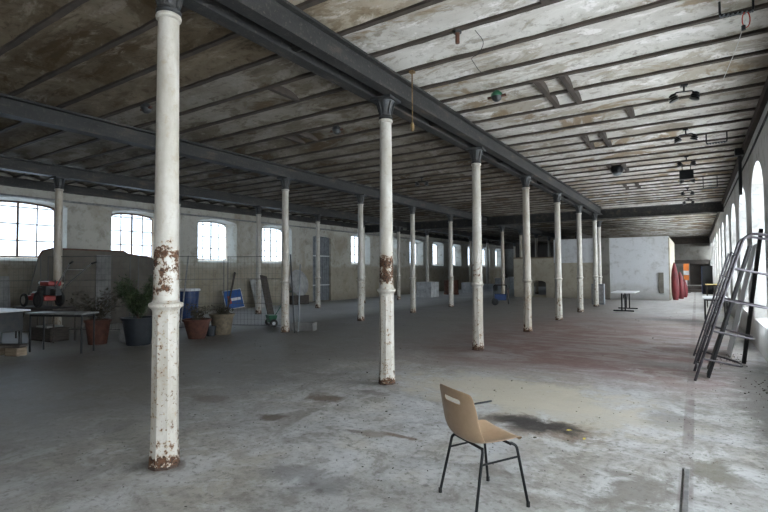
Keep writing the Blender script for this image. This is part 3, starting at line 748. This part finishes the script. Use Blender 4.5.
# ------------------------------------------------------------ plants
def pot(bm, r0, r1, h, rim):
    lathe(bm, [(r0 * .3, .001), (r0, 0), (r1 * .96, h - rim), (r1 * 1.04, h - rim), (r1 * 1.06, h), (r1 * .92, h), (r1 * .88, h - rim), (r1 * .86, h - .07), (.02, h - .07)], 28, capb=True, capt=True)
def plant(loc, r0, r1, h, m, label, leaf, n, hgt, spread, seed, size=.07):
    rnd = random.Random(seed); r = thing('potted_plant', label, 'plant', loc)
    bm = NB(); pot(bm, r0, r1, h, .05); obj('pot', bm, m, r, 40)
    bm = NB(); lathe(bm, [(r1 * .85, h - .06), (r1 * .5, h - .045), (.01, h - .04)], 20, capb=True); obj('soil', bm, 'soil', r, 40)
    st = NB(); lf = NB()
    for i in range(14):
        a = rnd.random() * 2 * PI; q = rnd.random() ** .5 * spread; H = hgt * (.55 + .45 * rnd.random())
        pts = [Vector((math.cos(a) * q * t_ ** 1.2 * 1.0 + .03 * math.cos(a), math.sin(a) * q * t_ ** 1.2, h - .06 + H * t_ * (1 - .12 * t_))) + Vector((rnd.uniform(-.02, .02), rnd.uniform(-.02, .02), 0)) * t_ for t_ in (0, .25, .5, .75, 1)]
        tube(st, pts, [.008, .007, .006, .004, .002], 5)
        for k in range(n // 14):
            t_ = rnd.uniform(.2, 1) * 4; i0 = min(3, int(t_)); p_ = pts[i0].lerp(pts[i0 + 1], t_ - i0) + Vector((rnd.gauss(0, .05), rnd.gauss(0, .05), rnd.gauss(0, .04)))
            p_.z = max(p_.z, h - .02)
            dv = Vector((rnd.uniform(-1, 1), rnd.uniform(-1, 1), rnd.uniform(-.5, .6))).normalized(); u, v = frame_of(dv); s_ = size * rnd.uniform(.6, 1.3)
            vs = [lf.verts.new(p_ + dv * (s_ * x) + u * (s_ * y) + v * (s_ * z)) for x, y, z in ((0, 0, 0), (.45, .25, .06), (1, 0, -.08), (.45, -.25, .06))]
            lf.faces.new(vs)
    obj('stems', st, 'stem', r); obj('foliage', lf, leaf, r, 0)
plant((-11.62, 5.66, 0), .19, .27, .56, 'terracotta', 'big terracotta pot of withered foliage right of the steel table', 'dry_leaf', 900, .85, .60, 1, .08)
plant((-10.72, 6.12, 0), .25, .36, .62, 'navy_pot', 'dark blue pot with a leafy green shrub, just left of the biggest column', 'leaf', 2600, 1.15, .55, 2, .09)
plant((-10.45, 7.45, 0), .20, .33, .48, 'terracotta', 'wide terracotta pot of dry stems right of the biggest column', 'dry_leaf', 600, .50, .34, 3, .07)
plant((-10.55, 8.28, 0), .22, .31, .54, 'sand_pot', 'sand-coloured pot with low withered plant, rightmost of the pots', 'dry_leaf', 500, .28, .30, 4, .07)
r = thing('flower_pot', 'small dark empty pot between the terracotta and the sandy pot', 'pot', (-10.52, 7.90, 0))
bm = NB(); pot(bm, .10, .14, .26, .03); obj('pot_body', bm, 'navy_pot', r, 40)
bm = NB(); lathe(bm, [(.10, .215), (.05, .22), (.01, .22)], 16); obj('soil', bm, 'soil', r)
# pale sack between the first two pots
bm = NB(); lathe(bm, [(.26, 0), (.30, .05), (.28, .25), (.20, .44), (.10, .54), (.05, .56)], 14, c=(-11.4, 6.35, 0)); tag(obj('sack', bm, 'pale_board', smooth=50), 'pale grey sack standing between the two left flower pots', 'sack')

# steel table with the motor cultivator
table('dark-legged steel table in front of the red motor cultivator', (-11.15, 4.72, 0), R(24), 1.35, .45, .82, 'steel', 'black_metal')
table('low wooden table carrying the red motor cultivator, beside the workbench', (-13.55, 5.35, 0), R(4), 1.9, .6, .80, 'dark_wood', 'dark_wood')
r = thing('motor_cultivator', 'red motor cultivator with long pale handlebars standing on the low wooden table', 'cultivator', (-13.1, 5.35, .80), R(4))
for (x, y, rad) in ((-.98, -.20, .17), (-.22, -.24, .20), (-.22, .24, .20)):
    bm = NB(); cx = [(x + rad * .80 * math.cos(a), y, rad + rad * .80 * math.sin(a)) for a in (2 * PI * j / 22 for j in range(22))]
    tube(bm, cx, rad * .20, 8, close=True); wh = obj('wheel', bm, 'dark_rubber', r)
    bm = NB(); tube(bm, [(x, y - .02, rad), (x, y + .02, rad)], rad * .62, 18); obj('hub', bm, 'steel' if rad < .18 else 'dark_iron', wh)
bm = NB(); box(bm, (-.60, 0, .22), (.86, .26, .12)); box(bm, (-.62, 0, .31), (.5, .22, .07)); obj('chassis', bm, 'red_paint', r, 0, .02)
bm = NB(); box(bm, (-.58, 0, .365), (.44, .20, .025)); obj('deck', bm, 'white_plastic', r, 0, .006)
bm = NB(); box(bm, (-.24, 0, .42), (.40, .32, .22)); tube(bm, [(-.24, -.22, .40), (-.24, .22, .40)], .10, 16); obj('engine', bm, 'dark_iron', r, 30, .01)
bm = NB(); box(bm, (-.16, 0, .585), (.42, .30, .12)); obj('hood', bm, 'red_paint', r, 0, .03)
bm = NB(); box(bm, (-.36, -.02, .60), (.20, .24, .06)); obj('fuel_tank', bm, 'white_plastic', r, 0, .02)
bm = NB(); box(bm, (.10, 0, .38), (.24, .14, .16)); tube(bm, [(.05, 0, .5), (.05, 0, .68)], .012, 8); obj('gearbox', bm, 'black_metal', r, 0, .01)
for s in (-1, 1):
    bm = NB(); tube(bm, rounded([(.12, s * .05, .42), (.30, s * .10, .52), (1.15, s * .24, 1.06), (1.28, s * .26, 1.09)], .08), .016, 8); hb = obj('handlebar', bm, 'steel', r)
    bm = NB(); tube(bm, [(1.15, s * .24, 1.06), (1.30, s * .262, 1.095)], .021, 8); obj('grip', bm, 'dark_rubber', hb)
bm = NB(); tube(bm, [(.78, -.17, .84), (.55, -.05, .46), (.30, 0, .40)], .009, 6); tube(bm, [(.92, -.2, .92), (.92, .2, .92)], .01, 6); obj('control_rod', bm, 'steel', r)

# white-topped cabinet at the left edge, on blocks
r = thing('workbench', 'white-topped dark workbench cut off by the left edge', 'workbench', (-12.68, 4.15, 0), R(10))
bm = NB(); box(bm, (0, 0, .835), (1.05, .62, .035)); obj('worktop', bm, 'white_top', r, 0, .006)
bm = NB(); box(bm, (0, 0, .60), (.80, .46, .42)); obj('body', bm, 'dark_iron', r, 0, .01)
for sx in (-1, 1):
    for sy in (-1, 1):
        bm = NB(); box(bm, (sx * .36, sy * .2, .2), (.05, .05, .4)); obj('leg', bm, 'dark_iron', r, 0)
plb = [(-12.2, 3.54, .5), (-11.80, 3.77, .6), (-11.40, 4.0, .35)]
for i, (x, y, a) in enumerate(plb):
    bm = NB(); box(bm, (0, 0, .08), (.30, .22, .16)); o = obj('wooden_block', bm, 'wood', smooth=0, bevel=.01); o.location = (x, y, 0); o.rotation_euler = (0, 0, a)
    tag(o, ['cut wooden block on the floor, leftmost of three below the workbench', 'cut wooden block on the floor, middle one of three below the workbench', 'cut wooden block on the floor, rightmost of three below the workbench'][i], 'block', 'wooden blocks below the workbench')
bm = NB()
box(bm, (-11.78, 3.78, .195), (1.2, .22, .06), (0, 0, R(30))); tag(obj('beam', bm, 'dark_wood', smooth=0, bevel=.01), 'dark plank laid across the wooden blocks by the left edge', 'plank')
r = thing('crate', 'low dark crate on the floor under the wooden table', 'crate', (-13.3, 5.35, 0), R(5))
bm = NB(); box(bm, (0, 0, .02), (.9, .42, .04))
for s in (-1, 1): box(bm, (0, s * .2, .17), (.9, .02, .3)); box(bm, (s * .44, 0, .17), (.02, .38, .3))
obj('body', bm, 'dark_wood', r, 0)
bm = NB(); box(bm, (0, 0, .34), (.5, .36, .03)); obj('lid', bm, 'pale_board', r, 0)

# big dark board before the left windows
bm = NB(); pts = [(5.55, 0), (9.5, 0), (9.5, 1.95), (9.35, 2.12), (8.55, 2.22), (8.4, 2.31), (6.35, 2.33), (6.1, 2.26), (5.98, 2.05)]
a = [bm.verts.new((-15.62, y, z)) for y, z in pts]; b = [bm.verts.new((-15.70, y, z)) for y, z in pts]
bm.faces.new(a); bm.faces.new(b[::-1])
for i in range(len(pts)): bm.faces.new((a[i], b[i], b[(i + 1) % len(pts)], a[(i + 1) % len(pts)]))
pb = tag(obj('wide_board', bm, 'plywood', smooth=0), 'huge dark brown board standing below and in front of the left windows', 'board')
bm = NB(); tube(bm, [(-15.66, y, z + .02) for y, z in pts[2:]], .03, 6); obj('rusty_edge', bm, 'rust', pb)
bm = NB(); box(bm, (-15.6, 7.75, 1.1), (.03, .45, 2.2)); obj('pale_strip', bm, 'grey_board', pb, 0)
for s in (6.6, 8.8):
    bm = NB(); box(bm, (-15.95, s, .9), (.06, .08, 1.9), (0, R(-14), 0)); obj('prop', bm, 'dark_wood', pb, 0)
plank('panel', (-16.95, 5.35, .01), (-17.2, 5.35, 1.55), .95, .03, 'pale_board', 'grey panel leaning on the wall under the widest left window', 'board')

# blue bin with pole
r = thing('blue_bin', 'blue bin with a pale rim standing near the left wall', 'bin', (-14.75, 10.15, 0))
bm = NB(); lathe(bm, [(.24, 0), (.30, .02), (.37, .95), (.37, 1.0)], 24); obj('body', bm, 'blue_plastic', r, 40)
bm = NB(); lathe(bm, [(.37, 1.0), (.41, 1.0), (.41, 1.06), (.37, 1.07), (.30, 1.06)], 24); obj('rim', bm, 'white_plastic', r, 40)
bm = NB(); tube(bm, [(-13.95, 9.35, .0), (-14.3, 9.85, 2.2)], .025, 8); tag(obj('pole', bm, 'steel'), 'steel pole leaning past the blue bin', 'pole')

# road sign leaning on the wall: blue with a red bar and a white stem, lying on its side
r = thing('road_sign', 'square blue road sign with red bar and white stem leaning at the left wall', 'sign', (-16.72, 13.85, .02), 0)
q = Matrix.Rotation(R(-14), 4, 'Y') @ Matrix.Rotation(R(5), 4, 'X')
def sg(c, s, m, nm, par):
    bm = NB(); box(bm, (0, 0, 0), s, q @ Matrix.Translation(c)); return obj(nm, bm, m, par, 0)
sg((0, 0, .46), (.02, 1.0, .84), 'sign_white', 'border', r); sg((.004, 0, .46), (.02, .94, .78), 'sign_blue', 'plate', r)
sg((.008, .12, .45), (.02, .52, .12), 'sign_white', 'stem', r); sg((.009, -.24, .45), (.02, .18, .34), 'sign_red', 'red_bar', r)
plank('board', (-16.6, 15.2, .01), (-17.05, 15.2, 1.3), .62, .03, 'pale_board', 'pale grey board leaning at the wall right of the blue sign', 'board')
plank('board', (-16.55, 13.25, .01), (-17.22, 14.2, 1.62), .07, .04, 'dark_wood', 'thin dark batten leaning behind the road sign', 'board')
plank('board', (-12.55, 11.95, .01), (-13.35, 12.3, 1.5), .30, .03, 'dark_wood', 'dark plank leaning against a left-row column behind the green spreader', 'board')
r = thing('round_tabletop', 'pale round tabletop leaning on the left wall beyond the poles', 'tabletop', (-16.88, 17.95, .42), 0)
bm = NB(); q2 = Matrix.Rotation(R(78), 4, 'Y')
lathe(bm, [(.02, -.02), (.66, -.02), (.68, 0), (.66, .02), (.02, .02)], 32); bm.transform(Matrix.Translation((0, 0, .66)) @ q2); obj('top', bm, 'pale_board', r, 30)
bm = NB(); box(bm, (.02, 0, -.2), (.3, 1.1, .44)); obj('stand', bm, 'dark_wood', r, 0)

# poles leaning on the middle-row column, trough, green spreader
YB2 = Y0 + 2 * S
bm = NB(); tube(bm, [(-9.02, 9.42, 0), (-9.26, 9.50, 2.12)], .018, 8); tag(obj('pole', bm, 'black_metal'), 'dark pole leaning on the middle-row column, the taller of two', 'pole')
bm = NB(); tube(bm, [(-9.08, 9.62, 0), (-9.14, 9.76, 1.85)], .016, 8); tag(obj('pole', bm, 'grey_metal'), 'grey pole beside the taller dark one at the middle-row column', 'pole')
r = thing('trough', 'low grey trough on the floor right of the column with poles', 'trough', (-9.2, 9.98, 0), R(20))
bm = NB()
box(bm, (0, 0, .02), (.62, .30, .03)); box(bm, (0, -.15, .12), (.62, .02, .22), (R(10), 0, 0)); box(bm, (0, .15, .12), (.62, .02, .22), (R(-10), 0, 0))
for s in (-1, 1): box(bm, (s * .305, 0, .12), (.02, .30, .20))
obj('body', bm, 'grey_board', r, 0)
r = thing('lawn_spreader', 'small green wheeled spreader on the floor left of the column with poles', 'spreader', (-10.72, 10.2, 0), R(-28))
bm = NB(); box(bm, (0, 0, .24), (.42, .26, .22), taper=.7); obj('hopper', bm, 'green_paint', r, 0, .01)
for s in (-1, 1):
    bm = NB(); tube(bm, [(s * .23, 0, .12), (s * .27, 0, .12)], .12, 18); wh = obj('wheel', bm, 'dark_rubber', r)
    bm = NB(); tube(bm, [(s * .225, 0, .12), (s * .28, 0, .12)], .05, 12); obj('hub', bm, 'white_plastic', wh)
bm = NB(); tube(bm, [(0, .1, .3), (.05, .55, 1.05)], .014, 8); tube(bm, [(-.13, .55, 1.05), (.2, .55, 1.05)], .016, 8); obj('handle', bm, 'green_paint', r)

# ------------------------------------------------------------ pipes, lamps and wires
bm = NB(); tube(bm, [(XL + .16, YB + .1, 3.97), (XL + .16, YF - .1, 3.97)], .035, 10)
pp = tag(obj('pipe', bm, 'steel'), 'long pale pipe running along the top of the left wall', 'pipe')
for i in range(12):
    bm = NB(); box(bm, (XL + .07, 1.0 + i * 3.5, 3.97), (.125, .03, .05)); obj('bracket', bm, 'dark_iron', pp, 0)
bm = NB(); tube(bm, rounded([(XR - .06, 3, 4.05), (XR - .06, 12.9, 3.98), (XR - .06, 13.6, 4.0), (XR - .06, 23.9, 4.05)], .1), .018, 6); tag(obj('cable', bm, 'dark_rubber'), 'dark cable strung along the right wall above the windows', 'cable')

# twin ceiling lamps down the right-hand bay
def lamp_twin():
    r = thing('twin_spotlight', '', 'lamp')
    bm = NB(); box(bm, (0, 0, -.015), (.12, .10, .03)); tube(bm, [(0, 0, -.02), (0, 0, -.13)], .018, 8); obj('mount', bm, 'black_metal', r, 30)
    bm = NB(); tube(bm, rounded([(-.19, 0, -.20), (-.15, 0, -.12), (.15, 0, -.12), (.19, 0, -.20)], .03), .013, 8); obj('arm', bm, 'black_metal', r)
    for s in (-1, 1):
        bm = NB(); lathe(bm, [(.03, .07), (.07, .05), (.07, .03), (.045, .025), (.085, .005), (.085, -.015), (.05, -.02), (.09, -.04), (.09, -.06), (.06, -.065)], 18)
        bm.transform(Matrix.Translation((s * .19, 0, -.21)) @ Matrix.Rotation(R(s * 18), 4, 'Y')); obj('lamp_head', bm, 'black_metal', r, 40)
    return r
lt = lamp_twin(); lk = [o for o in bpy.data.objects if o.parent == lt]
spots = [(-.10, 8.748), (-.12, 11.55), (-.15, 14.36), (-.17, 17.17), (-.2, 19.97), (-.2, 22.8), (-3.05 - 4.0, 12.95)]
for i, (x, y) in enumerate(spots):
    if i == 0: r = lt
    else:
        r = lt.copy(); col.objects.link(r)
        for q in lk: c = q.copy(); c.parent = r; col.objects.link(c)
    r.scale = (.78, .78, .9); r.location = (x, y, ZJ - .001); r.rotation_euler = (0, 0, R([12, -8, 5, 0, 10, 0, 30][i]))
    r['label'] = ['black twin ceiling lamp nearest to the camera in the right-hand bay', 'second black twin ceiling lamp of the right-hand bay', 'third black twin ceiling lamp of the right-hand bay', 'fourth black twin ceiling lamp of the right-hand bay, past the junction box',
                  'fifth black twin ceiling lamp, deep in the right-hand bay', 'farthest black twin ceiling lamp, before the cross girder', 'black twin ceiling lamp in the bay left of the double girder'][i]
    r['category'] = 'lamp'; r['group'] = 'black twin ceiling lamps'
r = thing('junction_box', 'dark junction box hanging from the ceiling between the twin lamps', 'junction box', (-.17, 15.77, ZJ))
bm = NB(); box(bm, (0, 0, -.24), (.34, .2, .26)); obj('body', bm, 'black_metal', r, 0, .01)
bm = NB()
for s in (-1, 1): box(bm, (s * .1, 0, -.06), (.02, .02, .14))
obj('hanger', bm, 'black_metal', r, 0)
def hanger(loc, rz, w_, d_, label, red=False):
    r = thing('conduit_hanger', label, 'hanger', loc, rz)
    bm = NB(); tube(bm, rounded([(-w_ / 2, 0, .0), (-w_ / 2, 0, -d_), (w_ / 2, 0, -d_), (w_ / 2, 0, 0)], .03), .012, 8); obj('bracket', bm, 'black_metal', r)
    bm = NB(); tube(bm, [Vector((-w_ / 2 + w_ * i / 24, .014 * math.sin(i * 1.9), -d_ - .012 + .014 * math.cos(i * 1.9))) for i in range(25)], .010, 6); obj('cable_wrap', bm, 'grey_metal', r)
    if red:
        bm = NB(); tube(bm, [(w_ * .28 + .035 * math.sin(a), 0, -d_ - .09 + .085 * math.cos(a)) for a in (2 * PI * j / 14 for j in range(14))], .006, 6, close=True); obj('red_loop', bm, 'red_wire', r)
        bm = NB(); tube(bm, [(w_ * .2, 0, -d_ - .2), (w_ * .2, 0, -d_ - .15)], .02, 8); obj('socket', bm, 'black_metal', r)
hanger((.42, 6.29, ZJ + .01), R(12), .30, .15, 'black conduit bracket with a looped red wire, top right of the ceiling', True)
hanger((.42, 12.26, ZJ), 0, .36, .2, 'black conduit bracket on the ceiling right of the second twin lamp')
hanger((.42, 17.87, ZJ), 0, .36, .35, 'black conduit bracket on the ceiling deep in the right-hand bay')
bm = NB(); tube(bm, [(.50, 6.31, 4.32), (.47, 7.1, 4.34), (.40, 8.75, 4.50)], .004, 6); tag(obj('wire', bm, 'white_wire'), 'thin pale wire running back from the bracket with red loop', 'wire')
r = thing('downpipe', 'dark bracket and pipe on the right wall above the nearest windows', 'pipe', (XR - .13, 13.55, 0))
bm = NB(); tube(bm, [(0, 0, 3.35), (0, 0, 4.4)], .035, 10); obj('pipe_run', bm, 'black_metal', r)
bm = NB(); box(bm, (-.01, 0, 4.33), (.16, .2, .16)); obj('box_end', bm, 'black_metal', r, 0)
# brass rod hanging beside the double girder, pipe stub and wires on the ceiling
r = thing('hanging_rod', 'thin brass rod hanging beside the double girder near the second column', 'rod', (-3.38, 5.94, 0))
bm = NB(); tube(bm, [(0, 0, 3.76), (0, 0, ZJ)], .009, 8); obj('rod', bm, 'copper', r)
bm = NB(); lathe(bm, [(.01, 3.66), (.025, 3.68), (.028, 3.72), (.025, 3.77), (.01, 3.79)], 12); box(bm, (0, 0, ZJ - .015), (.07, .07, .03)); obj('knob', bm, 'copper', r, 30)
r = thing('pipe_stub', 'rusty pipe stub sticking down from a ceiling joist', 'pipe', (-2.35, 5.24, ZJ))
bm = NB(); tube(bm, [(0, 0, 0), (0, 0, -.15)], .026, 12); obj('stub', bm, 'rust', r)
bm = NB(); lathe(bm, [(.05, -.025), (.05, 0)], 12); obj('flange', bm, 'dark_iron', r)
bm = NB(); tube(bm, rounded([(-2.15, 5.3, 4.52), (-2.1, 5.5, 4.44), (-2.25, 5.62, 4.36), (-2.4, 5.75, 4.42), (-2.45, 6.2, 4.40), (-2.5, 6.64, 4.54)], .12, 5), .004, 6); tag(obj('wire', bm, 'dark_rubber'), 'loose dark wire curling under the ceiling beside the rusty pipe stub', 'wire')
def bulkhead(loc, label, m='green_paint'):
    r = thing('ceiling_lamp', label, 'lamp', loc)
    bm = NB(); lathe(bm, [(.03, 0), (.05, -.02), (.085, -.05), (.095, -.10)], 18); obj('shade', bm, m, r, 40)
    bm = NB(); lathe(bm, [(.085, -.10), (.07, -.15), (.03, -.18)], 18); obj('globe', bm, 'dark_iron', r, 40)
    bm = NB(); box(bm, (.1, 0, -.1), (.10, .04, .03)); box(bm, (-.1, 0, -.1), (.10, .04, .03)); obj('ear', bm, 'rust', r, 0)
bulkhead((-2.62, 7.34, ZJ), 'small greenish ceiling lamp between double girder and first pair of trimmers')
bulkhead((-5.9, 7.34, ZJ), 'small dark ceiling lamp just left of the double girder', 'dark_iron')
bulkhead((-7.8, 4.54, ZJ), 'dark cage lamp on the ceiling, upper left', 'dark_iron')
r = thing('ceiling_lamp', 'round dark fitting between the third pair of ceiling trimmers', 'lamp', (-1.82, 14.9, ZJ))
bm = NB(); lathe(bm, [(.02, .04), (.16, .03), (.18, -.02), (.14, -.14), (.05, -.18)], 20); obj('shade', bm, 'black_metal', r, 40)
bm = NB(); lathe(bm, [(.12, -.13), (.10, -.19), (.03, -.22)], 20); obj('globe', bm, 'grey_metal', r, 40)
bm = NB(); lathe(bm, [(.10, 0), (.09, -.03), (.02, -.05)], 14, c=(-.45, 5.6, ZC + .09)); tag(obj('ceiling_plug', bm, 'black_metal'), 'round black plug on the ceiling plaster, top right', 'fitting')

# ------------------------------------------------------------ litter on the floor
rnd = random.Random(3)
bm = NB()
for i in range(1100):
    if i % 3: x, y = rnd.uniform(-5.5, .9), rnd.uniform(1.8, 9)
    else: x, y = rnd.uniform(-12, .9), rnd.uniform(3, 24)
    s = rnd.choice((.003, .003, .004, .005, .007)) * (1 + (i % 3 == 0) * .9)
    box(bm, (x, y, s * .3), (s * rnd.uniform(1, 2.4), s * rnd.uniform(.8, 1.6), s * .6), (0, 0, rnd.random() * 3))
tag(obj('grit', bm, 'debris', smooth=0), 'crumbs and grit scattered over the concrete floor', 'rubble', None, 'stuff')
bm = NB(); tube(bm, rounded([(-2.36, 5.45, .012), (-2.30, 5.60, .013), (-2.25, 5.64, .02), (-2.19, 5.80, .012)], .04), .012, 8)
tag(obj('bent_bar', bm, 'black_metal'), 'short bent black bar on the floor just behind the chair', 'bar')
for i, (x, y) in enumerate(((-1.13, 5.20), (-.95, 5.02))):
    lf = NB(); pts = [(-.05, 0, .004), (-.02, .022, .012), (.03, .018, .010), (.055, 0, .006), (.03, -.018, .012), (-.02, -.022, .008)]
    top_ = [lf.verts.new(q) for q in pts]; bot_ = [lf.verts.new((q[0], q[1], q[2] - .003)) for q in pts]
    lf.faces.new(top_); lf.faces.new(bot_[::-1])
    for a in range(6): lf.faces.new((top_[a], bot_[a], bot_[(a + 1) % 6], top_[(a + 1) % 6]))
    o = obj('dry_leaf', lf, 'yellow_leaf', smooth=0); o.location = (x, y, 0); o.scale = (.6, .6, .6); o.rotation_euler = (0, 0, .4 + 1.1 * i)
    tag(o, ['small yellow leaf on the floor beside the dark stain, nearer the stain', 'small yellow leaf on the floor right of the dark stain, the farther from it'][i], 'leaf')
rub = [(.80, 8.3, .5), (.55, 10.9, .35), (.3, 10.55, .25)]
bm = NB()
for (x, y, r_) in rub:
    for i in range(60):
        s = rnd.uniform(.005, .018); box(bm, (min(.95, x + rnd.gauss(0, r_ * .25)), y + rnd.gauss(0, r_), s * .35), (s, s * rnd.uniform(.6, 1.4), s * .7), (0, 0, rnd.random() * 3))
tag(obj('rubble', bm, 'debris', smooth=0), 'dark rubble gathered along the foot of the right wall', 'rubble', None, 'stuff')
